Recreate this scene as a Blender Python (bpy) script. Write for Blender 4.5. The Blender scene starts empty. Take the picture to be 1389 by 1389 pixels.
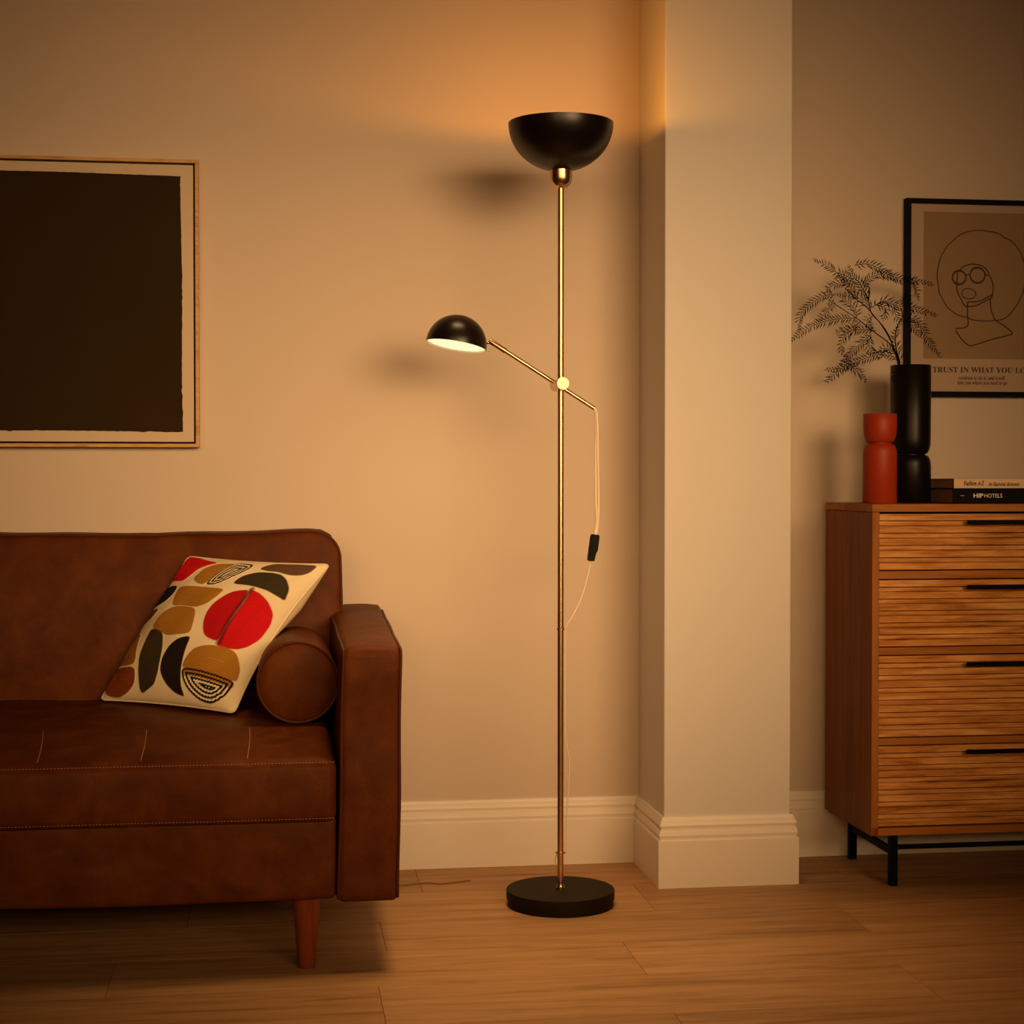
import bpy, math, random
import numpy as np
from mathutils import Vector, Matrix
PI = math.pi
SC = bpy.context.scene
COL = SC.collection

# ------------------------------------------------------------------ helpers
class MB:
    """collects vertices and faces; build() links them as ONE mesh object"""
    def __init__(s): s.v = []; s.f = []; s.sm = []
    def add(s, vs, fs, smooth=False):
        k = len(s.v); s.v += [tuple(map(float, v)) for v in vs]
        s.f += [tuple(i + k for i in f) for f in fs]; s.sm += [smooth] * len(fs)
    def box(s, x0, x1, y0, y1, z0, z1, b=0.0):
        if b <= 0:
            vs = [(x, y, z) for z in (z0, z1) for y in (y0, y1) for x in (x0, x1)]
            s.add(vs, [(0, 2, 3, 1), (4, 5, 7, 6), (0, 1, 5, 4), (2, 6, 7, 3), (0, 4, 6, 2), (1, 3, 7, 5)])
        else:
            vs, fs = rounded_box(x0, x1, y0, y1, z0, z1, b, 1, 1)
            s.add(vs, fs)
    def tube(s, pts, r, n=10, cap=True, smooth=True):
        pts = [Vector(p) for p in pts]; m = len(pts)
        rs = r if isinstance(r, (list, tuple)) else [r] * m
        t0 = (pts[1] - pts[0]).normalized()
        a = Vector((0, 0, 1)) if abs(t0.z) < .9 else Vector((1, 0, 0))
        nrm = (a - t0 * a.dot(t0)).normalized(); vs = []
        for i, p in enumerate(pts):
            if i == 0: t = t0
            elif i == m - 1: t = (pts[i] - pts[i - 1]).normalized()
            else: t = ((pts[i + 1] - p).normalized() + (p - pts[i - 1]).normalized()).normalized()
            nrm = (nrm - t * nrm.dot(t)).normalized(); bn = t.cross(nrm)
            for k in range(n):
                a = 2 * PI * k / n
                vs.append(p + (nrm * math.cos(a) + bn * math.sin(a)) * rs[i])
        fs = [(i * n + k, i * n + (k + 1) % n, (i + 1) * n + (k + 1) % n, (i + 1) * n + k) for i in range(m - 1) for k in range(n)]
        s.add(vs, fs, smooth)
        if cap:
            s.add(vs[:n], [tuple(range(n - 1, -1, -1))]); s.add(vs[-n:], [tuple(range(n))])
    def lathe(s, prof, c, axis=(0, 0, 1), n=48, smooth=True):
        """prof: list of (radius, height along axis)"""
        w = Vector(axis).normalized(); a = Vector((1, 0, 0)) if abs(w.x) < .8 else Vector((0, 1, 0))
        u = (a - w * a.dot(w)).normalized(); v = w.cross(u); c = Vector(c); vs = []
        for r, h in prof:
            for k in range(n):
                t = 2 * PI * k / n
                vs.append(c + w * h + (u * math.cos(t) + v * math.sin(t)) * max(r, 1e-5))
        fs = [(i * n + k, i * n + (k + 1) % n, (i + 1) * n + (k + 1) % n, (i + 1) * n + k) for i in range(len(prof) - 1) for k in range(n)]
        s.add(vs, fs, smooth)
    def sweep(s, prof, path, closed_ends=True):
        """prof: (outward offset, z) outline; path: list of (x,y,nx,ny) with mitred outward directions"""
        n = len(prof); vs = []
        for x, y, nx, ny in path:
            for o, z in prof: vs.append((x + nx * o, y + ny * o, z))
        fs = [(i * n + k, i * n + k + 1, (i + 1) * n + k + 1, (i + 1) * n + k) for i in range(len(path) - 1) for k in range(n - 1)]
        s.add(vs, fs)
        s.add(vs[:n], [tuple(range(n))]); s.add(vs[-n:], [tuple(range(n - 1, -1, -1))])
    def build(s, name, mat=None, parent=None, sharp=None):
        me = bpy.data.meshes.new(name); me.from_pydata(s.v, [], s.f)
        me.polygons.foreach_set('use_smooth', s.sm); me.validate(); me.update()
        import bmesh
        bm = bmesh.new(); bm.from_mesh(me)
        bmesh.ops.remove_doubles(bm, verts=bm.verts, dist=1e-6)
        bmesh.ops.recalc_face_normals(bm, faces=bm.faces); bm.to_mesh(me); bm.free()
        if sharp: me.set_sharp_from_angle(angle=math.radians(sharp))
        return link(name, me, mat, parent)

def link(name, me, mat=None, parent=None):
    o = bpy.data.objects.new(name, me); COL.objects.link(o)
    if mat is not None: me.materials.append(mat)
    if parent is not None:
        o.parent = parent
        # vertices are written in world space: keep them there while the parent sits at the thing's base
        o.matrix_parent_inverse = parent_world(parent).inverted()
    return o
def parent_world(p):
    m = p.matrix_basis.copy()
    q = p
    while q.parent is not None:
        m = q.parent.matrix_basis @ q.matrix_parent_inverse @ m if False else m
        q = q.parent
    return world_of(p)
def world_of(p):
    if p.parent is None: return p.matrix_basis.copy()
    return world_of(p.parent) @ p.matrix_parent_inverse @ p.matrix_basis

def rounded_box(x0, x1, y0, y1, z0, z1, r, seg=3, n=6, fn=None):
    """box with rounded edges; seg steps over each rounding, n steps over each flat side; fn(p, normal)->p"""
    lo = np.array([x0, y0, z0], float); hi = np.array([x1, y1, z1], float)
    r = min(r, *(0.499 * (hi - lo)))
    nn = n if isinstance(n, (tuple, list)) else (n, n, n)
    ax = []
    for k in range(3):
        e = [lo[k] + r * (1 - math.cos(PI / 2 * i / seg)) * 1.0 for i in range(seg)]
        e = [lo[k] + r * (1 - math.tan(PI / 4 * (1 - i / seg))) for i in range(seg)]
        mid = list(np.linspace(lo[k] + r, hi[k] - r, nn[k] + 1))
        ax.append(e + mid + [lo[k] + hi[k] - t for t in reversed(e)])
    vs = []; fs = []
    for d in range(3):
        a, b = [(1, 2), (2, 0), (0, 1)][d]
        A, B = ax[a], ax[b]
        for side in (0, 1):
            base = len(vs)
            for i in A:
                for j in B:
                    p = np.zeros(3); p[d] = hi[d] if side else lo[d]; p[a] = i; p[b] = j
                    inner = np.minimum(np.maximum(p, lo + r), hi - r); q = p - inner
                    nrm = q / np.linalg.norm(q); p = inner + r * nrm
                    if fn: p = fn(p, nrm)
                    vs.append(tuple(p))
            nb = len(B)
            for i in range(len(A) - 1):
                for j in range(nb - 1):
                    f = (base + i * nb + j, base + (i + 1) * nb + j, base + (i + 1) * nb + j + 1, base + i * nb + j + 1)
                    fs.append(f if side else f[::-1])
    return vs, fs
def rbox(x0, x1, y0, y1, z0, z1, r, seg=4, n=6, fn=None):
    m = MB(); vs, fs = rounded_box(x0, x1, y0, y1, z0, z1, r, seg, n, fn); m.add(vs, fs, True); return m

def thing(name, label, cat, loc, group=None):
    o = bpy.data.objects.new(name, None); COL.objects.link(o); o.location = loc
    o.empty_display_size = .05
    return tag(o, label, cat, group)
def tag(o, label, cat, group=None):
    o['label'] = label; o['category'] = cat
    if group: o['group'] = group
    return o
def struct(o): o['kind'] = 'structure'; return o
def smooth_path(pts, k=6):
    """Catmull-Rom through the points"""
    P = [Vector(p) for p in pts]; P = [P[0] * 2 - P[1]] + P + [P[-1] * 2 - P[-2]]; out = []
    for i in range(1, len(P) - 2):
        for j in range(k):
            t = j / k; a, b, c, d = P[i - 1], P[i], P[i + 1], P[i + 2]
            out.append(.5 * (2 * b + (c - a) * t + (2 * a - 5 * b + 4 * c - d) * t * t + (3 * b - a - 3 * c + d) * t ** 3))
    out.append(P[-2]); return out

# ------------------------------------------------------------------ materials
def new_mat(name):
    m = bpy.data.materials.new(name); m.use_nodes = True
    nt = m.node_tree; b = nt.nodes['Principled BSDF']; return m, nt, b
def N(nt, t, **kw):
    n = nt.nodes.new(t)
    for k, v in kw.items():
        if k in n.inputs: n.inputs[k].default_value = v
        else: setattr(n, k, v)
    return n
def plain(name, col, rough=.5, metal=0, bump=0, bscale=200, var=0, vscale=3, **kw):
    m, nt, b = new_mat(name)
    b.inputs['Base Color'].default_value = (*col, 1); b.inputs['Roughness'].default_value = rough; b.inputs['Metallic'].default_value = metal
    for k, v in kw.items(): b.inputs[k.replace('_', ' ')].default_value = v
    tc = N(nt, 'ShaderNodeTexCoord')
    if var:
        nz = N(nt, 'ShaderNodeTexNoise', Scale=vscale, Detail=5.0); nt.links.new(tc.outputs['Object'], nz.inputs['Vector'])
        mx = N(nt, 'ShaderNodeMix', data_type='RGBA'); nt.links.new(nz.outputs['Fac'], mx.inputs['Factor'])
        mx.inputs['A'].default_value = (*[c * (1 - var) for c in col], 1); mx.inputs['B'].default_value = (*[min(1, c * (1 + var)) for c in col], 1)
        nt.links.new(mx.outputs['Result'], b.inputs['Base Color'])
    if bump:
        nz = N(nt, 'ShaderNodeTexNoise', Scale=bscale, Detail=3.0); nt.links.new(tc.outputs['Object'], nz.inputs['Vector'])
        bp = N(nt, 'ShaderNodeBump', Strength=bump, Distance=.002); nt.links.new(nz.outputs['Fac'], bp.inputs['Height'])
        nt.links.new(bp.outputs['Normal'], b.inputs['Normal'])
    return m
def ramp(nt, stops):
    r = N(nt, 'ShaderNodeValToRGB'); cr = r.color_ramp
    while len(cr.elements) < len(stops): cr.elements.new(.5)
    for e, (p, c) in zip(cr.elements, stops): e.position = p; e.color = (*c, 1)
    return r
def wood(name, dark, mid, light, scale=(1, 14, 14), rough=.5, fine=5.0, seed=0.0, attr=False, bump=.15, knots=False):
    """wood grain: noise stretched along one axis (the small number of scale)"""
    m, nt, b = new_mat(name); L = nt.links.new
    tc = N(nt, 'ShaderNodeTexCoord'); mp = N(nt, 'ShaderNodeMapping'); mp.inputs['Scale'].default_value = scale
    mp.inputs['Location'].default_value = (seed, seed * 1.7, seed * .6)
    L(tc.outputs['Object'], mp.inputs['Vector']); vec = mp.outputs['Vector']
    if attr:
        at = N(nt, 'ShaderNodeAttribute', attribute_name='plank'); ad = N(nt, 'ShaderNodeVectorMath', operation='MULTIPLY_ADD')
        L(at.outputs['Color'], ad.inputs[0]); ad.inputs[1].default_value = (37, 53, 71); L(vec, ad.inputs[2]); vec = ad.outputs['Vector']
    n1 = N(nt, 'ShaderNodeTexNoise', Scale=1.3, Detail=6.0, Roughness=.6, Distortion=1.2); L(vec, n1.inputs['Vector'])
    n2 = N(nt, 'ShaderNodeTexNoise', Scale=fine, Detail=4.0, Roughness=.7, Distortion=.3); L(vec, n2.inputs['Vector'])
    ad = N(nt, 'ShaderNodeMath', operation='MULTIPLY_ADD'); L(n2.outputs['Fac'], ad.inputs[0]); ad.inputs[1].default_value = .45
    ml = N(nt, 'ShaderNodeMath', operation='MULTIPLY'); L(n1.outputs['Fac'], ml.inputs[0]); ml.inputs[1].default_value = .6; L(ml.outputs[0], ad.inputs[2])
    r = ramp(nt, [(.36, dark), (.5, mid), (.66, light)]); L(ad.outputs[0], r.inputs['Fac'])
    out = r.outputs['Color']
    if attr:
        hs = N(nt, 'ShaderNodeHueSaturation'); L(out, hs.inputs['Color'])
        sp = N(nt, 'ShaderNodeSeparateColor'); L(at.outputs['Color'], sp.inputs['Color'])
        mr = N(nt, 'ShaderNodeMapRange'); L(sp.outputs['Red'], mr.inputs['Value']); mr.inputs['To Min'].default_value = .9; mr.inputs['To Max'].default_value = 1.08
        L(mr.outputs['Result'], hs.inputs['Value']); out = hs.outputs['Color']
    L(out, b.inputs['Base Color']); b.inputs['Roughness'].default_value = rough; b.inputs['Specular IOR Level'].default_value = .12
    bp = N(nt, 'ShaderNodeBump', Strength=bump, Distance=.001); L(ad.outputs[0], bp.inputs['Height']); L(bp.outputs['Normal'], b.inputs['Normal'])
    return m
def leather(name, dark, mid, light):
    m, nt, b = new_mat(name); L = nt.links.new
    tc = N(nt, 'ShaderNodeTexCoord')
    n1 = N(nt, 'ShaderNodeTexNoise', Scale=13.0, Detail=9.0, Roughness=.62, Distortion=.4); L(tc.outputs['Object'], n1.inputs['Vector'])
    r = ramp(nt, [(.3, dark), (.5, mid), (.72, light)]); L(n1.outputs['Fac'], r.inputs['Fac']); L(r.outputs['Color'], b.inputs['Base Color'])
    vo = N(nt, 'ShaderNodeTexVoronoi', Scale=420.0); L(tc.outputs['Object'], vo.inputs['Vector'])
    n2 = N(nt, 'ShaderNodeTexNoise', Scale=26.0, Detail=5.0); L(tc.outputs['Object'], n2.inputs['Vector'])
    ad = N(nt, 'ShaderNodeMath', operation='MULTIPLY_ADD'); L(n2.outputs['Fac'], ad.inputs[0]); ad.inputs[1].default_value = 2.5; L(vo.outputs['Distance'], ad.inputs[2])
    bp = N(nt, 'ShaderNodeBump', Strength=.22, Distance=.0012); L(ad.outputs[0], bp.inputs['Height']); L(bp.outputs['Normal'], b.inputs['Normal'])
    mr = N(nt, 'ShaderNodeMapRange'); L(n2.outputs['Fac'], mr.inputs['Value']); mr.inputs['To Min'].default_value = .38; mr.inputs['To Max'].default_value = .62
    L(mr.outputs['Result'], b.inputs['Roughness']); b.inputs['Specular IOR Level'].default_value = .10
    return m
def emit(name, col, s):
    m, nt, b = new_mat(name); b.inputs['Base Color'].default_value = (*col, 1)
    b.inputs['Emission Color'].default_value = (*col, 1); b.inputs['Emission Strength'].default_value = s; return m

M_WALL = plain('wall_paint', (.66, .545, .44), .75, bump=.06, bscale=260)
M_WALL_LIT = plain('wall_paint_lit', (.73, .69, .64), .75, bump=.06, bscale=260)  # same paint as the wall, made paler for the whiter light on the pillar
M_TRIM = plain('trim_paint', (.87, .79, .69), .42, bump=.03, bscale=120)
M_CEIL = plain('bounce_brown_ceiling', (.34, .19, .075), .9)  # unseen ceiling coloured dark brown to cut and warm the bounce light
M_WALLB = plain('bounce_brown_walls', (.25, .135, .050), .9)  # unseen side and front walls, browned for weaker, more orange bounce
M_FLOOR = wood('oak_planks', (.27, .138, .052), (.43, .232, .098), (.52, .298, .136), (1.3, 16, 10), .48, 4.0, attr=True, bump=.12)
M_GAP = plain('plank_gap', (.07, .04, .02), .9)
M_LEATHER = leather('tan_leather', (.070, .0150, .0012), (.100, .0225, .0018), (.140, .036, .0035))
M_PIPE = plain('leather_piping', (.080, .018, .0020), 0.45, Specular_IOR_Level=0.15, var=.2, vscale=30)
M_THREAD = plain('stitch_thread', (.42, .20, .09), .7)
M_LEG = wood('stained_beech', (.12, .024, .006), (.19, .042, .010), (.25, .060, .015), (14, 14, 1), .35)
M_CHEST = wood('acacia_side', (.15, .034, .0028), (.23, .062, .005), (.32, .10, .010), (12, 12, .9), .42, 4.0, seed=3)
M_CHESTH = wood('acacia_edge', (.24, .075, .012), (.38, .135, .025), (.48, .185, .042), (1.2, 14, 14), .45, 4.0, seed=5)
M_CHESTV = wood('acacia_upright', (.24, .075, .012), (.38, .135, .025), (.48, .185, .042), (14, 14, 1.2), .45, 4.0, seed=8)
M_DRAW = wood('acacia_slats', (.24, .080, .014), (.56, .225, .048), (.82, .42, .13), (2.6, 9, 26), .45, 3.0, seed=11, bump=.35)
M_GROOVE = plain('groove', (.04, .013, .004), .9)
M_BLACK = plain('black_metal', (.0035, .0020, .0012), 0.5, Specular_IOR_Level=0.06)
M_SHADE = plain('black_satin', (.006, .0022, .0009), 0.32, Specular_IOR_Level=0.40)
M_BASE = plain('black_base', (.013, .0060, .0015), .6, Specular_IOR_Level=.12, bump=.05, bscale=500)
M_BRASS = plain('brushed_brass', (.74, .49, .29), .27, 1)
M_BRASSD = plain('brass_disc', (.74, .60, .46), .5, .8)
M_INNER = plain('cream_enamel', (.88, .84, .66), .5)
M_CORD = plain('clear_cord', (.92, .78, .60), .22)
M_PLASTIC = plain('black_plastic', (.0035, .0018, .0012), 0.45, Specular_IOR_Level=0.08)
M_RED = plain('red_ceramic', (.36, .033, .007), .46, Specular_IOR_Level=.3, bump=.05, bscale=90, var=.06)
M_BLKC = plain('black_ceramic', (.0045, .0024, .0014), 0.36, Specular_IOR_Level=0.22, bump=.05, bscale=90)
M_FROND = plain('dry_frond', (.0045, .0038, .0010), 0.8, Specular_IOR_Level=0.03, var=.35, vscale=20)
M_GOLD = wood('pale_gilt_wood', (.38, .20, .07), (.58, .34, .14), (.70, .45, .21), (6, 6, 30), .4)
M_GAPB = plain('frame_recess', (.03, .012, .004), .8)
M_CREAM = plain('cream_canvas', (.66, .53, .38), .8, bump=.1, bscale=400)
M_INK = plain('dark_paint', (.030, .0155, .0025), .75, Specular_IOR_Level=.12, bump=.25, bscale=30, var=.25, vscale=4)
M_BFRAME = plain('black_frame', (.0035, .0020, .0012), 0.5, Specular_IOR_Level=0.06)
M_MAT = plain('poster_paper', (.47, .34, .25), .75)
M_PANEL = plain('poster_tan', (.30, .19, .105), .75)
M_LINE = plain('poster_ink', (.035, .014, .008), .7)
M_PAGES = plain('book_pages', (.50, .30, .13), .85, bump=.6, bscale=900)
M_PAGESD = plain('book_pages_olive', (.34, .22, .08), .85, bump=.6, bscale=900)
M_SPC = plain('cream_cloth', (.78, .56, .33), .7)
M_SPB = plain('black_cover', (.004, .0022, .0012), 0.5, Specular_IOR_Level=0.06)
M_WHITE = plain('white_print', (.85, .76, .62), .6)
M_CLOTH = plain('cream_cotton', (.80, .66, .44), .85, bump=.25, bscale=700)
# ------------------------------------------------------------------ the room (x along the back wall, y away from the camera)
WY = 4.242                                             # back wall
XL, XR, YF, H = -2.4, 2.9, -2.2, 2.55
m = MB(); m.box(XL, XR, WY, WY + .1, 0, H); struct(m.build('wall_back', M_WALL))
m = MB(); m.box(XL - .1, XL, YF, WY + .1, 0, H); struct(m.build('wall_left', M_WALLB))
m = MB(); m.box(XR, XR + .1, YF, WY + .1, 0, H); struct(m.build('wall_right', M_WALLB))
m = MB(); m.box(XL - .1, XR + .1, YF - .1, YF, 0, H); struct(m.build('wall_front', M_WALLB))
m = MB(); m.box(XL - .1, XR + .1, YF - .1, WY + .1, H, H + .1); struct(m.build('ceiling', M_CEIL))
PX0, PX1, PY = .929, 1.243, 3.957
m = MB(); m.box(PX0, PX1, PY, WY + .002, 0, H, .003); struct(m.build('wall_pillar', M_WALL_LIT))
# skirting profile: (offset from wall, z)
def skirting(hh):
    s = hh / .169
    return [(0, 0), (.0170, 0), (.0170, .113 * s), (.0160, .1145 * s), (.0128, .1152 * s), (.0126, .118 * s), (.0146, .126 * s), (.0135, .134 * s), (.0110, .1385 * s), (.0100, .1410 * s), (.0085, .1415 * s),
            (.0085, .1440 * s), (.0118, .1455 * s), (.0125, .1500 * s), (.0105, .1560 * s), (.0075, .1615 * s), (.0060, .1665 * s), (.0050, .1690 * s), (0, .1690 * s)]
PR = skirting(.169)
def board(name, path):
    m = MB(); m.sweep(PR, path); struct(m.build(name, M_TRIM))
board('baseboard_back_left', [(XL, WY, 0, -1), (PX0, WY, -1, -1), ] if False else [(XL, WY, 0, -1), (PX0, WY, -1, -1)])
board('baseboard_pillar', [(PX0, WY, -1, -1), (PX0, PY, -1, -1), (PX1, PY, 1, -1), (PX1, WY, 1, -1)])
board('baseboard_back_right', [(PX1, WY, 1, -1), (XR, WY, 0, -1)])
board('baseboard_left', [(XL, YF, 1, 0), (XL, WY, 1, 0)])
board('baseboard_right', [(XR, WY, -1, 0), (XR, YF, -1, 0)])

# floor: planks laid along x, bevelled joints; every plank its own grain
rng = random.Random(7)
y_edge = 3.7415; RW = .2425; PL = 1.05
known = {0: .231, 1: .731, 2: .199, 3: .727, -1: .86, -2: .35}
vs, fs, cols = [], [], []
g = .0006
k = -3
while y_edge - RW * k > YF - .3:
    y1 = min(y_edge - RW * k, WY + .05); y0 = y_edge - RW * (k + 1)
    if y0 < WY + .05:
        off = known.get(k, rng.random() * PL); x = off - PL * 4
        while x < XR + .1:
            a, b = max(x, XL - .1), min(x + PL, XR + .1); x += PL
            if b - a < .01: continue
            c = (rng.random(), rng.random(), rng.random(), 1); n = len(vs)
            vs += [(a + g, y0 + g, 0), (b - g, y0 + g, 0), (b - g, y1 - g, 0), (a + g, y1 - g, 0),
                   (a, y0, -.004), (b, y0, -.004), (b, y1, -.004), (a, y1, -.004)]
            fs += [(n, n + 1, n + 2, n + 3), (n + 4, n + 5, n + 1, n), (n + 5, n + 6, n + 2, n + 1), (n + 6, n + 7, n + 3, n + 2), (n + 7, n + 4, n, n + 3)]
            cols += [c] * 8
    k += 1
n = len(vs)
vs += [(XL - .1, YF - .3, -.05), (XR + .1, YF - .3, -.05), (XR + .1, WY + .1, -.05), (XL - .1, WY + .1, -.05)]
fs += [(n + 3, n + 2, n + 1, n)]; cols += [(0, 0, 0, 1)] * 4
me = bpy.data.meshes.new('floor'); me.from_pydata(vs, [], fs)
ca = me.color_attributes.new('plank', 'FLOAT_COLOR', 'POINT')
for i, c in enumerate(cols): ca.data[i].color = c
struct(link('floor', me, M_FLOOR))

# ------------------------------------------------------------------ floor lamp
LX, LY = .6545, 3.829
def cyl(m, a, b, r, n=24): m.tube([a, b], r, n)
lamp = thing('floor_lamp', 'tall brass pole floor lamp with black uplighter bowl and small black reading shade', 'lamp', (LX, LY, 0))
m = MB(); m.lathe([(0, .0), (.1225, .0), (.1225, .016), (.125, .0165), (.125, .0355), (.1238, .037), (0, .037)], (LX, LY, 0), n=96); m.build('base', M_BASE, lamp, 30)
m = MB(); m.lathe([(0, .037), (.0105, .037), (.0108, .040), (.0085, .0435), (.0085, .047), (0, .047)], (LX, LY, 0)); m.build('collar', M_BRASS, lamp, 35)
m = MB(); m.lathe([(0, .045), (.0072, .045), (.0072, .6345), (.0078, .636), (.0078, .640), (.0072, .6415), (.0072, 1.655), (0, 1.655)], (LX, LY, 0)); m.build('pole', M_BRASS, lamp, 12)
for z, nm in ((.638, 'cord_clip'), (.120, 'cord_clip')):
    m = MB(); m.lathe([(.0073, -.0022), (.0094, -.0022), (.0094, .0022), (.0073, .0022)], (LX, LY, z)); m.box(LX + .007, LX + .0125, LY - .003, LY + .003, z - .002, z + .002)
    m.box(LX - .0125, LX - .007, LY - .003, LY + .003, z - .002, z + .002); m.build(nm, M_BRASS, lamp, 35)
m = MB(); m.lathe([(0, 1.648), (.010, 1.649), (.018, 1.6535), (.0232, 1.661), (.0252, 1.671), (.0254, 1.692), (0, 1.692)], (LX, LY, 0)); m.build('lamp_cup', M_BRASS, lamp, 50)
R = .1205; zr = 1.797; D = .110
prof = [(R * math.sin(a), zr - D * math.cos(a)) for a in [PI / 2 * i / 24 for i in range(25)]]
prof += [((R - .0018) * math.sin(a), zr - (D - .002) * math.cos(a)) for a in [PI / 2 * i / 24 for i in range(24, -1, -1)]]
m = MB(); m.lathe(prof, (LX, LY, 0), n=96); bowl = m.build('uplighter_bowl', M_SHADE, lamp, 60)
m = MB(); m.lathe([(0, 1.692), (.014, 1.692), (.014, 1.715), (0, 1.715)], (LX, LY, 0)); m.build('bulb_holder', M_BRASS, bowl, 40)
M_BULB = emit('warm_bulb', (1.0, .52, .16), 9.0)
m = MB(); m.lathe([(0, 1.714), (.012, 1.717), (.021, 1.727), (.0255, 1.742), (.022, 1.756), (.012, 1.765), (0, 1.767)], (LX, LY, 0)); m.build('bulb', M_BULB, bowl)
# clamp + reading arm
RY = 3.885
m = MB(); m.lathe([(0, 0), (.0135, 0), (.0135, .098), (0, .098)], (LX + .0005, 3.807, 1.2005), (0, 1, 0)); kn = m.build('clamp', M_BRASS, lamp, 40)
m = MB(); m.lathe([(0, 0), (.0140, 0), (.0150, .001), (.0150, .007), (.0140, .008), (0, .008)], (LX + .0005, 3.799, 1.2005), (0, 1, 0)); m.build('clamp_knob', M_BRASSD, kn, 40)
A = Vector((.4955, RY, 1.3035)); Bv = Vector((.7435, RY, 1.1477)); dr = (Bv - A).normalized()
m = MB(); m.tube([A, Bv], .0049, 20); arm = m.build('reading_arm', M_BRASS, lamp, 40)
m = MB(); m.tube([A, A + dr * .0015, A + dr * .046, A + dr * .0475], [.0055, .0066, .0066, .0052], 20); m.build('arm_sleeve', M_BRASS, arm, 40)
# small dome: opening tips to the right and slightly towards the viewer
ax = Matrix.Rotation(math.radians(-4.5), 3, 'X') @ (Matrix.Rotation(math.radians(10.0), 3, 'Y') @ Vector((0, 0, 1)))
DC = Vector((.4195, RY, 1.2925)); DR = .0705
prof = [(DR * math.sin(a), DR * .985 * math.cos(a)) for a in [PI / 2 * i / 24 for i in range(25)]] + [(DR, -.003)]
prof += [(DR - .0016, -.003)] + [((DR - .0016) * math.sin(a), (DR - .0016) * .985 * math.cos(a)) for a in [PI / 2 * i / 24 for i in range(24, -1, -1)]]
m = MB(); m.lathe(prof[:26], DC, ax, 72); dome = m.build('reading_shade', M_SHADE, lamp, 60)
m = MB(); m.lathe(prof[25:], DC, ax, 72); m.build('shade_lining', M_INNER, dome, 60)
m = MB(); m.lathe([(0, .0035), (.064, .0035), (.0665, .0015), (.064, -.0002), (0, -.0005)], DC, ax, 64); m.build('light_diffuser', emit('lit_diffuser', (1.0, .93, .60), .92), dome, 60)
m = MB(); pv = DC + Vector((.0685, 0, .006)); m.tube([pv, A + dr * .002], .0028, 12); m.lathe([(0, -.0045), (.0032, -.0032), (.0045, 0), (.0032, .0032), (0, .0045)], pv + Vector((.0055, 0, 0)), (0, 0, 1), 16)
m.build('shade_pivot', M_BRASS, dome, 60)
for pts, r in (([[0.7415, 3.885, 1.149], [0.7488, 3.885, 1.1395], [0.7515, 3.885, 1.1029], [0.7524, 3.885, 1.034], [0.7543, 3.885, 0.9305], [0.7526, 3.885, 0.8752], [0.7473, 3.885, 0.8508]], .0025),
               ([[0.7415, 3.887, 1.149], [0.7471, 3.887, 1.1359], [0.7489, 3.889, 1.0943], [0.748, 3.889, 1.034], [0.7481, 3.888, 0.9305], [0.7508, 3.887, 0.8873], [0.7447, 3.886, 0.8508]], .0025)):
    m = MB(); m.tube(smooth_path(pts), r, 8); m.build('cord', M_CORD, lamp)
m = MB(); m.tube(smooth_path([[.7362, 3.885, .790], [.7295, 3.87, .7705], [0.7188, 3.85, 0.745], [0.7032, 3.838, 0.7032], [0.6808, 3.832, 0.6623], [0.6678, 3.832, 0.6369], [0.6658, 3.832, 0.5568], [0.6654, 3.832, 0.4202], [0.6689, 3.832, 0.3689], [0.6758, 3.832, 0.3346], [0.675, 3.832, 0.2833], [0.6698, 3.832, 0.215], [0.6673, 3.832, 0.1466], [0.6656, 3.832, 0.1192]]), .0015, 6)
m.tube(smooth_path([[0.6515, 3.838, 0.1163], [0.6448, 3.84, 0.1079], [0.6442, 3.84, 0.0930], [0.651, 3.838, 0.0786]]), .0013, 6); m.build('cord', M_CORD, lamp)
s0, s1 = Vector((.7456, RY, .8528)), Vector((.7372, RY, .7890)); d = (s1 - s0).normalized(); w = Vector((0, 1, 0)).cross(d) * -1
m = MB()
out = [(-.0075, 0), (.0085, 0), (.0105, .004), (.0105, .036), (.0075, .044), (.0055, .062), (-.0085, .063), (-.0098, .058), (-.0098, .005)]
f0 = [s0 + w * a + d * b + Vector((0, -.0075, 0)) for a, b in out]; f1 = [s0 + w * a + d * b + Vector((0, .0075, 0)) for a, b in out]; n = len(out)
f0b = [s0 + w * a * .84 + d * (.0015 + b * .955) + Vector((0, -.0092, 0)) for a, b in out]
m.add(f0 + f1 + f0b, [tuple(range(2 * n - 1, n - 1, -1)), tuple(range(2 * n, 3 * n))] + [(i, (i + 1) % n, n + (i + 1) % n, n + i) for i in range(n)] + [(i, 2 * n + i, 2 * n + (i + 1) % n, (i + 1) % n) for i in range(n)])
sw = m.build('inline_switch', M_PLASTIC, lamp)
m = MB(); c = s0 + d * .028; p = [c + w * a + d * b + Vector((0, y, 0)) for y in (-.009, -.0115) for a, b in ((-.004, -.010), (.004, -.010), (.004, .010), (-.004, .010))]
m.add(p, [(4, 5, 6, 7), (0, 1, 5, 4), (1, 2, 6, 5), (2, 3, 7, 6), (3, 0, 4, 7)]); m.build('rocker', M_PLASTIC, sw)

m = MB(); m.tube(smooth_path([[.10, 4.03, .0022], [0.2868, 4.0521, 0.0022], [0.332, 4.0607, 0.0022], [0.3687, 4.0706, 0.0022], [0.3942, 4.0556, 0.0022], [0.4254, 4.0626, 0.0022], [0.4745, 4.0823, 0.0022]]), .0015, 6)
tag(m.build('power_cable', plain('thin_cable', (.22, .10, .045), .35)), 'thin wavy cable lying on the floor between the sofa arm and the lamp base', 'cable')

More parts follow.
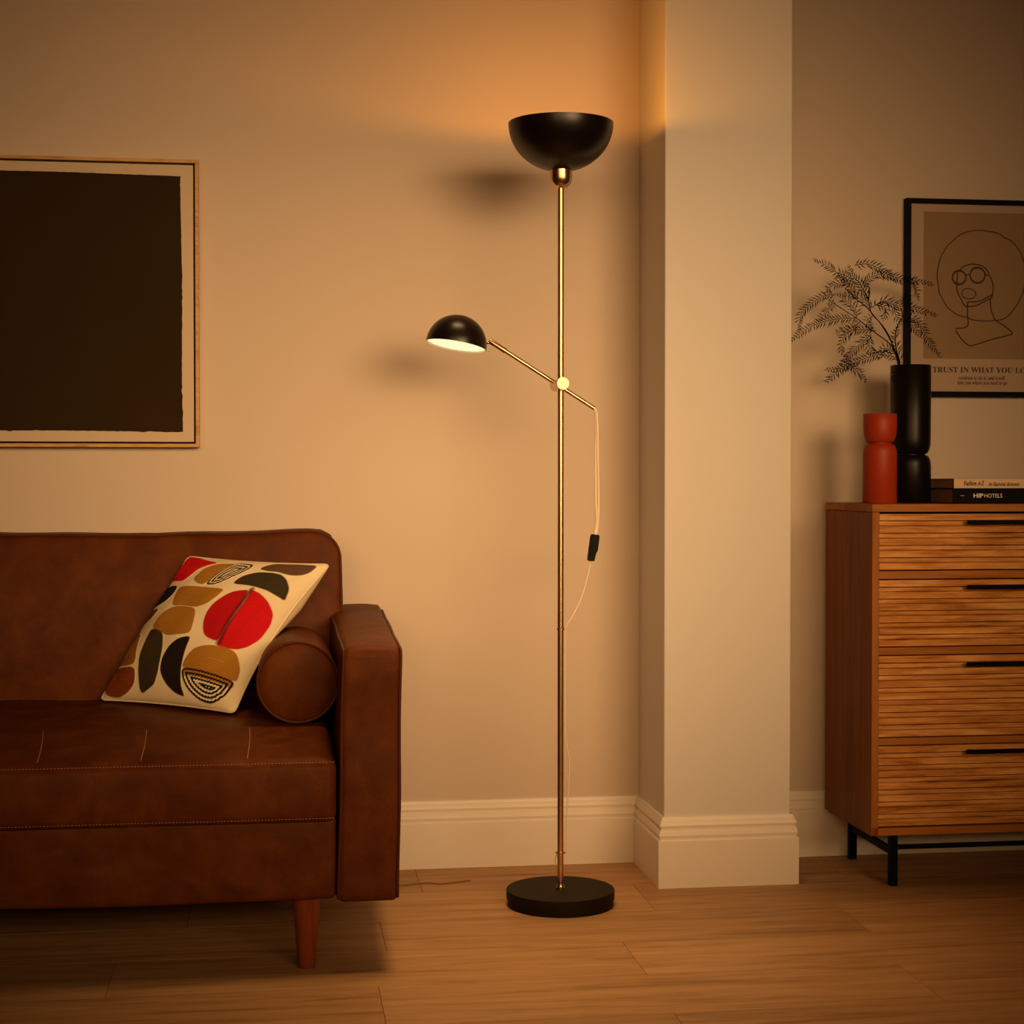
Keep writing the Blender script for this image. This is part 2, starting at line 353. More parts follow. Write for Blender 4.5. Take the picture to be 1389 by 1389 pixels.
# ------------------------------------------------------------------ sofa
sofa = thing('sofa', 'tan brown leather sofa with square piped arms and tapered wooden legs', 'sofa', (-.72, 3.78, 0))
SX0 = -1.70; SXR = .247
def arm_fn(sx):
    def fn(p, nr):
        x, y, z = p
        t = (y - 3.34) / .81
        z2 = z
        if nr[2] > .3: z2 += .026 * min(1, max(0, t)) * nr[2] + .006 * math.sin(PI * (x - sx) / .128) * nr[2]
        # waist: the arm widens slightly towards its top
        x2 = x + (.006 if x > sx + .06 else .012 * 0 + .010) * max(0, (z - .14) / .5) * 1.0
        x2 += .0015 * math.sin(z * 19 + y * 6) * abs(nr[0])
        z2 += .002 * math.sin(y * 17) * max(0, nr[2])
        return np.array([x2 + (.014 * t if x > sx + .06 else 0), y + .002 * math.sin(z * 23 + x * 15) * max(0, -nr[1]), z2])
    return fn
def make_arm(sx):
    fn = arm_fn(sx); m = rbox(sx, sx + .124, 3.34, 4.15, .142, .645, .016, 4, (4, 14, 14), fn); a = m.build('arm', M_LEATHER, sofa)
    r = .016; m = MB()
    def path(x, nx):
        pts = []
        for z in np.linspace(.150, .645 - r, 16): pts.append(fn(np.array([x, 3.34 + .0035, z]), np.array([nx * .6, -.7, 0])))
        pts.append(fn(np.array([x, 3.345, .641]), np.array([0, -.6, .7])))
        for y in np.linspace(3.36, 4.13, 16): pts.append(fn(np.array([x, y, .6435]), np.array([0, 0, .62])))
        return pts
    m.tube(smooth_path(path(sx + .0035, -1), 2), .0031, 8); m.tube(smooth_path(path(sx + .1205, 1), 2), .0031, 8)
    fr = [fn(np.array([x, 3.342, .144]), np.array([0, -.7, -.7])) for x in np.linspace(sx + .010, sx + .110, 6)]
    m.build('piping', M_PIPE, a)
make_arm(.123)
m = rbox(SX0 + .02, .1225, 3.352, 4.13, .147, .312, .012, 3, (20, 6, 4), lambda p, nr: p + np.array([0, .0015 * math.sin(p[0] * 13 + p[2] * 20), .002 * math.sin(p[0] * 7) * (nr[2] < -.3)])); m.build('seat_base', M_LEATHER, sofa)
def seat_fn(p, nr):
    x, y, z = p; u = max(0, min(1, (y - 3.335) / .65))
    if nr[2] > 0:
        z += nr[2] * (.034 * (1 - (1 - min(1, u * 2.2)) ** 2) + .012 * u)
        z -= nr[2] * .010 * max(0, 1 - (.125 - x) / .05) ** 2
        for sx in (-.052, -.258, -.455, -.655, -.85):
            q = abs(x - sx) / .012
            if q < 3 and y < 3.62: z -= nr[2] * .004 * math.exp(-q * q) * (1 - u * 1.9)
        z += nr[2] * .0025 * math.sin(x * 21 + y * 9) * math.sin(y * 14)
    y += .004 * math.sin(PI * (z - .30) / .13) * max(0, -nr[1]) * -1 + .0015 * math.sin(x * 17) * max(0, -nr[1])
    return np.array([x, y, z])
m = rbox(SX0 + .13, .1225, 3.335, 4.05, .303, .4285, .020, 5, (150, 40, 5), seat_fn); seat = m.build('seat_cushion', M_LEATHER, sofa)
def seat_top(x, y, dz=.0006):
    return Vector(seat_fn(np.array([x, y, .4285]), np.array([0, 0, 1.]))) + Vector((0, 0, dz))
for sx, x2 in ((-.052, -.051), (-.258, -.262), (-.455, -.470), (-.655, -.675)):
    pts = [seat_top(sx + (x2 - sx) * (t / 10) + .003 * math.sin(t / 10 * PI), 3.362 + .2 * t / 10, .0004) for t in range(11)]
    m = MB(); m.tube(pts, .0009, 6); m.build('seam_thread', M_THREAD, seat)
# dashes of stitching along the two front edges of the seat cushion
for z, y in ((.424, 3.3385), (.3135, 3.3365)):
    m = MB(); x = SX0 + .15
    while x < .115:
        p = seat_fn(np.array([x, y - .0012, z]), np.array([0, -1, 0.])); q = seat_fn(np.array([x + .0042, y - .0012, z]), np.array([0, -1, 0.]))
        m.tube([p, q], .0007, 4)
        x += .0066
    m.build('stitching', M_THREAD, seat)
def back_fn(p, nr):
    x, y, z = p; t = (z - .43) / .43
    y += .055 * t
    cx = min(1, max(0, (.165 - x) / .25)); cz = math.sin(PI * max(0, min(1, t)))
    y += -.022 * cz * cx * max(0, -nr[1])
    z += (.006 * math.sin(x * 6.2 + 1.0) + .002 * math.sin(x * 23)) * max(0, nr[2]) + .003 * max(0, nr[2]) * (x < -.3)
    if nr[0] > .2: x += .006 * cz * nr[0]
    return np.array([x, y, z])
# back cushion with one large rounded upper corner
def corner(fn, xe, ze, R):
    def f2(p, nr):
        x, y, z = p
        dx, dz = x - (xe - R), z - (ze - R)
        if dx > 0 and dz > 0:
            k = max(dx, dz) / max(1e-6, math.hypot(dx, dz)); x = xe - R + dx * k; z = ze - R + dz * k
        return fn(np.array([x, y, z]), nr)
    return f2
BX = .158; BZ = .854
bf = corner(back_fn, BX, BZ, .055)
m = rbox(SX0 + .10, BX, 3.985, 4.125, .43, BZ, .014, 4, (60, 5, 20), bf); back = m.build('back_cushion', M_LEATHER, sofa)
m = MB()
for yy in (3.989, 4.121):
    pts = [bf(np.array([BX - .002, yy, z]), np.array([.7, -.6 if yy < 4.05 else .6, 0])) for z in np.linspace(.46, BZ - .055, 10)]
    for a in np.linspace(0, PI / 2, 9)[1:-1]:
        q = back_fn(np.array([BX - .057 + .055 * math.cos(a), yy, BZ - .057 + .055 * math.sin(a)]), np.array([.5 * math.cos(a), -.6 if yy < 4.05 else .6, .5 * math.sin(a)])); pts.append(q)
    pts += [bf(np.array([x, yy, BZ - .002]), np.array([0, -.6 if yy < 4.05 else .6, .7])) for x in np.linspace(BX - .06, SX0 + .12, 50)]
    m.tube(pts, .0030, 8)
m.build('piping', M_PIPE, back)
m = rbox(SX0 + .05, .135, 4.12, 4.205, .16, .66, .012, 3, (10, 2, 6)); m.build('back_frame', M_LEATHER, sofa)
make_arm(SX0)
for x, y in ((.064, 3.405), (.064, 4.09), (-1.52, 3.405), (-1.52, 4.09)):
    m = MB(); m.lathe([(0, 0), (.0165, 0), (.0175, .002), (.0285, .15), (0, .15)], (x, y, 0), n=32); m.build('leg', M_LEG, sofa, 40)

# bolster
BC = Vector((.0505, 0, .5560)); BR_ = .0850
bol = thing('bolster_cushion', 'round tan leather bolster lying against the inside of the sofa arm', 'cushion', (.0505, 3.77, .47))
prof = [(0, 3.556), (.03, 3.5555), (.06, 3.558), (.078, 3.562), (.0835, 3.5665), (.0850, 3.572), (.0852, 3.66), (.0846, 3.78), (.0852, 3.92), (.084, 3.955), (.078, 3.963), (0, 3.968)]
m = MB(); m.lathe(prof, BC, (0, 1, 0), 72); m.build('bolster_body', M_LEATHER, bol)
m = MB(); m.tube([(BC.x + .0842 * math.cos(a), 3.5645, BC.z + .0842 * math.sin(a)) for a in [2 * PI * i / 72 for i in range(73)]], .0034, 8, cap=False); m.build('piping', M_PIPE, bol)

# ------------------------------------------------------------------ patterned cushion
cush = thing('throw_cushion', 'square cream throw cushion embroidered with red, mustard and black shapes, propped on the sofa', 'cushion', (-.15, 3.87, .48))
CBL, CBR, CTR, CTL = [np.array(c) for c in ([-.3934, 3.95, .4777], [-.0843, 3.69, .4769], [.1295, 3.90, .7856], [-.1981, 4.02, .8009])]
cn = np.cross(CBR - CBL, CTL - CBL); cn /= np.linalg.norm(cn)
def csurf(u, v, s=1):
    r = .07; qx, qy = np.maximum(np.abs(u) - (1 - r), 0), np.maximum(np.abs(v) - (1 - r), 0)
    k = np.where((qx > 0) & (qy > 0), np.maximum(qx, qy) / np.maximum(np.hypot(qx, qy), 1e-9), 1.0)
    uu = np.sign(u) * (np.minimum(np.abs(u), 1 - r) + qx * k); vv = np.sign(v) * (np.minimum(np.abs(v), 1 - r) + qy * k)
    cu = uu * (1 - np.where(u > 0, .05 + .085 * np.clip(u, 0, 1), .05) * (1 - v * v)); cv = vv * (1 - .03 * (1 - u * u))
    a = (cu + 1) / 2; b = (cv + 1) / 2
    p = (CBL * ((1 - a) * (1 - b))[..., None] + CBR * (a * (1 - b))[..., None] + CTR * (a * b)[..., None] + CTL * ((1 - a) * b)[..., None])
    Hh = (np.clip(1 - u * u, 0, 1) ** .55) * (np.clip(1 - v * v, 0, 1) ** .55)
    if s > 0:
        wr = .0022 * np.sin(9 * u + 5 * v) * np.sin(7 * v - 3 * u) + .0032 * np.sin(27 * u - 15 * v + 3 * np.sin(4 * v)) * np.clip(u - .45, 0, 1) * 2
        return p + cn * (.075 * Hh + wr * Hh)[..., None]
    # the back side is pressed flat by the bolster and swells above it
    Hb = (np.clip(1 - u * u, 0, 1) ** .42) * (np.clip(1 - v * v, 0, 1) ** .5)
    bk = .030 + .058 * np.clip((v + .15) / .6, 0, 1) * np.clip((u + .2), 0, 1) - .022 * np.exp(-((v + .35) / .4) ** 2) * np.clip(u + .3, 0, 1)
    return p - cn * (bk * Hb)[..., None]
G = 380
def warp(t): return np.sign(t) * (1 - (1 - np.abs(t)) ** 1.35)
gl = warp(np.linspace(-1, 1, G + 1)); U, V = np.meshgrid(gl, gl)
PATCH = [["red", [[-0.95, 0.595], [-0.96, 0.695], [-0.94, 0.85], [-0.995, 1.0], [-0.815, 0.99], [-0.625, 0.935], [-0.35, 0.88], [-0.47, 0.83], [-0.565, 0.76], [-0.58, 0.645], [-0.625, 0.555], [-0.775, 0.57]]], ["mus", [[-0.47, 0.59], [-0.47, 0.655], [-0.465, 0.77], [-0.365, 0.85], [-0.225, 0.875], [-0.105, 0.885], [-0.17, 0.75], [-0.2, 0.645], [-0.21, 0.53], [-0.24, 0.49], [-0.35, 0.515]]], ["str", [[-0.2, 0.49], [-0.21, 0.655], [-0.14, 0.8], [-0.1, 0.9], [0.16, 0.89], [0.185, 0.765], [0.125, 0.675], [0.055, 0.59], [-0.05, 0.5]]], ["brn", [[0.3, 0.805], [0.305, 0.87], [0.38, 0.94], [0.57, 0.945], [0.905, 0.97], [0.91, 0.84], [0.86, 0.78], [0.735, 0.75], [0.575, 0.785], [0.445, 0.78]]], ["olv", [[0.165, 0.525], [0.21, 0.665], [0.335, 0.755], [0.525, 0.765], [0.655, 0.745], [0.755, 0.69], [0.845, 0.61], [0.9, 0.515], [0.93, 0.41], [0.84, 0.44], [0.655, 0.495], [0.395, 0.53]]], ["rdd", [[0.48, 0.46], [0.385, 0.455], [0.27, 0.42], [0.21, 0.355], [0.15, 0.22], [0.145, 0.075], [0.175, -0.045], [0.255, -0.17], [0.335, -0.225], [0.46, -0.255], [0.525, -0.25]]], ["red", [[0.485, 0.475], [0.635, 0.435], [0.805, 0.34], [0.915, 0.225], [0.955, 0.1], [0.955, -0.02], [0.945, -0.13], [0.885, -0.24], [0.78, -0.305], [0.65, -0.325], [0.525, -0.31], [0.535, -0.215], [0.53, 0.34]]], ["mus", [[-0.605, 0.465], [-0.355, 0.465], [0.025, 0.445], [0.14, 0.435], [0.125, 0.325], [0.08, 0.21], [-0.04, 0.145], [-0.28, 0.175], [-0.465, 0.165], [-0.56, 0.315]]], ["mus", [[-0.455, 0.155], [-0.58, 0.04], [-0.6, -0.135], [-0.325, -0.22], [-0.21, -0.25], [0.1, -0.215], [0.05, -0.055], [-0.04, 0.135], [-0.275, 0.17]]], ["blk", [[-0.66, 0.5], [-0.97, 0.5], [-0.985, 0.41], [-0.985, 0.33], [-0.975, 0.18], [-0.71, 0.235], [-0.625, 0.36]]], ["brn", [[-0.715, 0.17], [-0.975, 0.135], [-0.98, -0.03], [-0.98, -0.15], [-0.875, -0.025], [-0.735, 0.035]]], ["mu2", [[-0.93, -0.19], [-0.8, -0.175], [-0.7, -0.35], [-0.53, -0.625], [-0.975, -0.595], [-0.975, -0.45], [-0.975, -0.29]]], ["rst", [[-0.95, -0.625], [-0.74, -0.63], [-0.53, -0.645], [-0.455, -0.83], [-0.53, -0.925], [-0.655, -0.98], [-0.76, -0.985], [-0.885, -0.965], [-0.985, -0.89], [-0.97, -0.77]]], ["olv", [[-0.59, -0.145], [-0.46, -0.165], [-0.325, -0.22], [-0.255, -0.325], [-0.195, -0.445], [-0.145, -0.6], [-0.12, -0.71], [-0.135, -0.835], [-0.21, -0.885], [-0.31, -0.94], [-0.355, -0.905], [-0.415, -0.775], [-0.46, -0.68], [-0.535, -0.51], [-0.56, -0.395], [-0.595, -0.225]]], ["blk", [[0.135, -0.23], [-0.03, -0.28], [-0.125, -0.385], [-0.145, -0.53], [-0.095, -0.695], [0.03, -0.825], [0.17, -0.905], [0.33, -0.94], [0.255, -0.825], [0.18, -0.63], [0.145, -0.43]]], ["mus", [[0.19, -0.63], [0.185, -0.525], [0.25, -0.39], [0.345, -0.34], [0.47, -0.315], [0.605, -0.305], [0.765, -0.325], [0.865, -0.415], [0.92, -0.535], [0.94, -0.675], [0.74, -0.65], [0.44, -0.625]]], ["str", [[0.185, -0.62], [0.435, -0.62], [0.74, -0.645], [0.93, -0.67], [0.88, -0.825], [0.79, -0.915], [0.69, -0.965], [0.53, -0.95], [0.365, -0.865], [0.245, -0.745]]]]
COLR = {'red': (.66, .005, .010), 'rdd': (.54, .004, .009), 'mus': (.44, .195, .022), 'mu2': (.38, .150, .018), 'brn': (.13, .065, .028), 'olv': (.050, .034, .012),
        'blk': (.016, .008, .006), 'rst': (.27, .055, .008)}
base = np.array([.86, .72, .48])
col = np.empty(U.shape + (3,)); col[:] = base
hgt = np.zeros(U.shape)
for kind, pl in PATCH:
    V_low = kind == 'str' and pl[0][1] < 0; TOPE = pl[:4]
    for _ in range(2):
        w_ = .2 if _ == 0 else .25; n_ = len(pl); pl = [q for i in range(n_) for q in ((pl[i][0] * (1 - w_) + pl[(i + 1) % n_][0] * w_, pl[i][1] * (1 - w_) + pl[(i + 1) % n_][1] * w_), (pl[i][0] * w_ + pl[(i + 1) % n_][0] * (1 - w_), pl[i][1] * w_ + pl[(i + 1) % n_][1] * (1 - w_)))]
    P = np.array(pl); Q = np.roll(P, -1, 0); ins = np.zeros(U.shape, bool); dist = np.full(U.shape, 9.)
    for (x0, y0), (x1, y1) in zip(P, Q):
        c = ((y0 > V) != (y1 > V)) & (U < (x1 - x0) * (V - y0) / ((y1 - y0) if y1 != y0 else 1e-9) + x0); ins ^= c
        dx, dy = x1 - x0, y1 - y0; t = np.clip(((U - x0) * dx + (V - y0) * dy) / max(1e-9, dx * dx + dy * dy), 0, 1)
        dist = np.minimum(dist, np.hypot(U - x0 - t * dx, V - y0 - t * dy))
    sd = np.where(ins, dist, -dist); a = np.clip(sd / .008 + .5, 0, 1)
    row = .5 + .5 * np.cos(2 * PI * sd / .026)
    if kind == 'str':
        band = ((sd + .010) / .045) % 1.0; dash = .5 + .5 * np.sin(2 * PI * (U * 1.0 - V * .35) / .042 + np.floor(sd / .045) * 2.1)
        rope = np.clip((np.abs(band - .5) - .15 - .20 * dash) / .05, 0, 1)
        under = np.broadcast_to(base, U.shape + (3,))
        if V_low:
            dt = np.full(U.shape, 9.)
            for (xa, ya), (xb, yb_) in zip(TOPE[:-1], TOPE[1:]):
                ex, ey = xb - xa, yb_ - ya; tt = np.clip(((U - xa) * ex + (V - ya) * ey) / (ex * ex + ey * ey), 0, 1); dt = np.minimum(dt, np.hypot(U - xa - tt * ex, V - ya - tt * ey))
            under = np.where((dt < .085)[..., None], np.array(COLR['mus']), base)
        cc = under * rope[..., None] + np.array([.010, .006, .005]) * (1 - rope)[..., None]
    else:
        cc = np.array(COLR[kind]) * (.74 + .34 * row)[..., None]
    col = col * (1 - a)[..., None] + cc * a[..., None]
    hgt = np.maximum(hgt, a * (.0010 + .0008 * row))
# dark seam across the red disc
p0, p1 = np.array(PATCH[5][1][-1]) + np.array([.008, -.02]), np.array(PATCH[5][1][0]) + np.array([.006, .012]); dv = p1 - p0; t = np.clip(((U - p0[0]) * dv[0] + (V - p0[1]) * dv[1]) / dv.dot(dv), 0, 1)
sdm = np.clip(1 - np.hypot(U - p0[0] - t * dv[0], V - p0[1] - t * dv[1]) / .042, 0, 1) ** .45
col = col * (1 - sdm)[..., None] + np.array([.13, .002, .003]) * sdm[..., None]; hgt = np.maximum(hgt, .0010 * np.clip(sdm * 2, 0, 1)) - .0006 * sdm
S = csurf(U, V); S = S + cn * hgt[..., None]
back_ = csurf(U, V, -1)
n1 = G + 1
verts = np.concatenate([S.reshape(-1, 3), back_[::4, ::4].reshape(-1, 3)]); nb = back_[::4, ::4].shape[0]
idx = np.arange(n1 * n1).reshape(n1, n1)
F = np.stack([idx[:-1, :-1], idx[:-1, 1:], idx[1:, 1:], idx[1:, :-1]], -1).reshape(-1, 4)
ib = np.arange(nb * nb).reshape(nb, nb) + n1 * n1
Fb = np.stack([ib[:-1, :-1], ib[1:, :-1], ib[1:, 1:], ib[:-1, 1:]], -1).reshape(-1, 4)
me = bpy.data.meshes.new('cushion_body'); me.from_pydata(verts.tolist(), [], np.concatenate([F, Fb]).tolist())
me.polygons.foreach_set('use_smooth', [True] * len(me.polygons))
ca = me.color_attributes.new('pattern', 'FLOAT_COLOR', 'POINT')
cc = np.ones((len(verts), 4)); cc[:, :3] = base; cc[:n1 * n1, :3] = col.reshape(-1, 3); ca.data.foreach_set('color', cc.ravel())
M_PAT, nt, b = new_mat('embroidered_cotton'); at = N(nt, 'ShaderNodeAttribute', attribute_name='pattern'); nt.links.new(at.outputs['Color'], b.inputs['Base Color'])
b.inputs['Roughness'].default_value = .85; b.inputs['Specular IOR Level'].default_value = .2
tc = N(nt, 'ShaderNodeTexCoord'); nz = N(nt, 'ShaderNodeTexNoise', Scale=700.0, Detail=2.0); nt.links.new(tc.outputs['Object'], nz.inputs['Vector'])
bp = N(nt, 'ShaderNodeBump', Strength=.3, Distance=.0008); nt.links.new(nz.outputs['Fac'], bp.inputs['Height']); nt.links.new(bp.outputs['Normal'], b.inputs['Normal'])
link('cushion_body', me, M_PAT, cush)
e = np.linspace(-1, 1, 60)[:-1]; one = np.ones_like(e)
ring = np.concatenate([csurf(e, -one), csurf(one, e), csurf(-e, one), csurf(-one, -e)])
m = MB(); m.tube([tuple(p) for p in ring] + [tuple(ring[0])], .0026, 8, cap=False); m.build('piping', M_CLOTH, cush)

# ------------------------------------------------------------------ chest of drawers
CX0, CX1, CY0, CY1, CZ0, CZ1 = 1.417, 2.217, 3.872, 4.214, .126, .9225
chest = thing('chest_of_drawers', 'reddish brown wooden chest of drawers with ribbed fronts and thin black metal legs', 'chest of drawers', ((CX0 + CX1) / 2, 4.04, 0))
T = .0175
m = MB(); m.box(CX0, CX1, CY0, CY1, CZ1 - .0185, CZ1, .001); m.build('top_panel', M_CHESTH, chest)
for x in (CX0, CX1 - T):
    m = MB(); m.box(x, x + T, CY0 + .0012, CY1, CZ0 + .0, CZ1 - .0197, .001); sp = m.build('side_panel', M_CHEST, chest)
    m = MB(); m.box(x + .0006, x + T, CY0, CY0 + .0012, CZ0 + .019, CZ1 - .0197); m.build('edge_strip', M_CHESTV, sp)
m = MB(); m.box(CX0 + T, CX1 - T, CY0, CY1 - .01, CZ0, CZ0 + .018, .001); m.build('bottom_panel', M_CHESTH, chest)
m = MB(); m.box(CX0 + T, CX1 - T, CY1 - .012, CY1 - .002, CZ0 + .018, CZ1 - .0197); m.build('back_panel', M_CHEST, chest)
for z0, z1 in ((.7435, .7620), (.5610, .5785), (.3440, .3605)):
    m = MB(); m.box(CX0 + T, CX1 - T, CY0 + .001, CY1 - .012, z0, z1, .0008); m.build('rail', M_CHESTH, chest)
hz = (.8795, .7235, .5375, .3265)
for (z0, z1), h in zip(((.7650, .8990), (.5810, .7400), (.3630, .5575), (.1480, .3405)), hz):
    np_ = max(1, round((z1 - z0 - .0165) / .0288)); per = (z1 - z0 - .0160) / np_
    yb = CY0 + .004; yr = yb + .0065; prof = []
    z = z1
    for i in range(np_ + 1):
        wz0 = z - .0160
        prof += [(yb + .0012, z), (yb, z - .0010), (yb, wz0 + .0008), (yb + .0010, wz0)]
        if i < np_: zn = z - per; prof += [(yb + .014, wz0 - .0002), (yb + .014, wz0 - .0020), (yb + .0034, wz0 - .0022), (yb + .0016, zn + .0034), (yb + .0002, zn + .0030), (yb + .0010, zn + .0014), (yb + .008, zn + .0012), (yb + .008, zn + .0002)]
        z -= per
    prof += [(CY0 + .30, z1 - (z1 - z0)), (CY0 + .30, z1)]
    xa, xb = CX0 + T + .002, CX1 - T - .002; n = len(prof)
    m = MB(); vs = [(xa, y, z) for y, z in prof] + [(xb, y, z) for y, z in prof]
    fs = [(i, n + i, n + (i + 1) % n, (i + 1) % n) for i in range(n)]; fs += [tuple(range(n)), tuple(range(2 * n - 1, n - 1, -1))]
    m.add(vs, fs); dw = m.build('drawer', M_DRAW, chest)
    m = MB(); m.box(1.650, 1.984, CY0 - .020, CY0 - .011, h - .0048, h + .0048, .001)
    for x in (1.665, 1.969): m.box(x - .004, x + .004, CY0 - .012, yb + .002, h - .003, h + .003)
    m.build('handle', M_BLACK, dw)
for x in (CX0 + .064, CX1 - .064):
    for y in (3.897, 4.185):
        m = MB(); m.box(x - .0095, x + .0095, y - .0095, y + .0095, 0, CZ0, .0008); m.build('leg', M_BLACK, chest)
m = MB()
for x in (CX0 + .064, CX1 - .064): m.box(x - .006, x + .006, 3.905, 4.177, .074, .090)
for y in (3.897, 4.185): m.box(CX0 + .073, CX1 - .073, y - .006, y + .006, .088, .098)
m.build('stretcher_frame', M_BLACK, chest)

# vases
def vase(name, label, c, prof, mat, grp=None):
    m = MB(); m.lathe(prof, c, n=72); return tag(m.build(name, mat, None, 60), label, 'vase')
def waist(r, rw, zw, h, t=.004):
    """cylinder with a pinched waist at height zw; open at the top"""
    p = [(0, 0), (r - .002, 0), (r, .002)]
    for i in range(0, 13):
        a = PI / 2 * i / 12; p.append((rw + (r - rw) * math.cos(a) ** .8, zw - .0015 - .030 * (1 - math.sin(a))))
    p.append((rw - .0005, zw))
    for i in range(12, -1, -1):
        a = PI / 2 * i / 12; p.append((rw + (r * .985 - rw) * math.cos(a) ** .9, zw + .0015 + .038 * (1 - math.sin(a) ** 1.0)))
    p += [(r * .985, h - .001), (r * .985 - .001, h), (r * .985 - t, h), (r * .985 - t - .0005, h - .002), (r * .97 - t, zw + .05), (rw - .006, zw + .012), (0, zw + .010)]
    return p
CT = CZ1
RXc = 1.4716
vase('vase', 'short terracotta red vase with a pinched waist on the left end of the chest', (RXc, 3.97, CT), waist(.0412, .0275, .1475, .2195), M_RED)
VXc, VYc = 1.5845, 4.06
vase('vase', 'tall black vase with a pinched waist holding the fern sprigs', (VXc, VYc, CT), waist(.0508, .0370, .1215, .3450), M_BLKC)

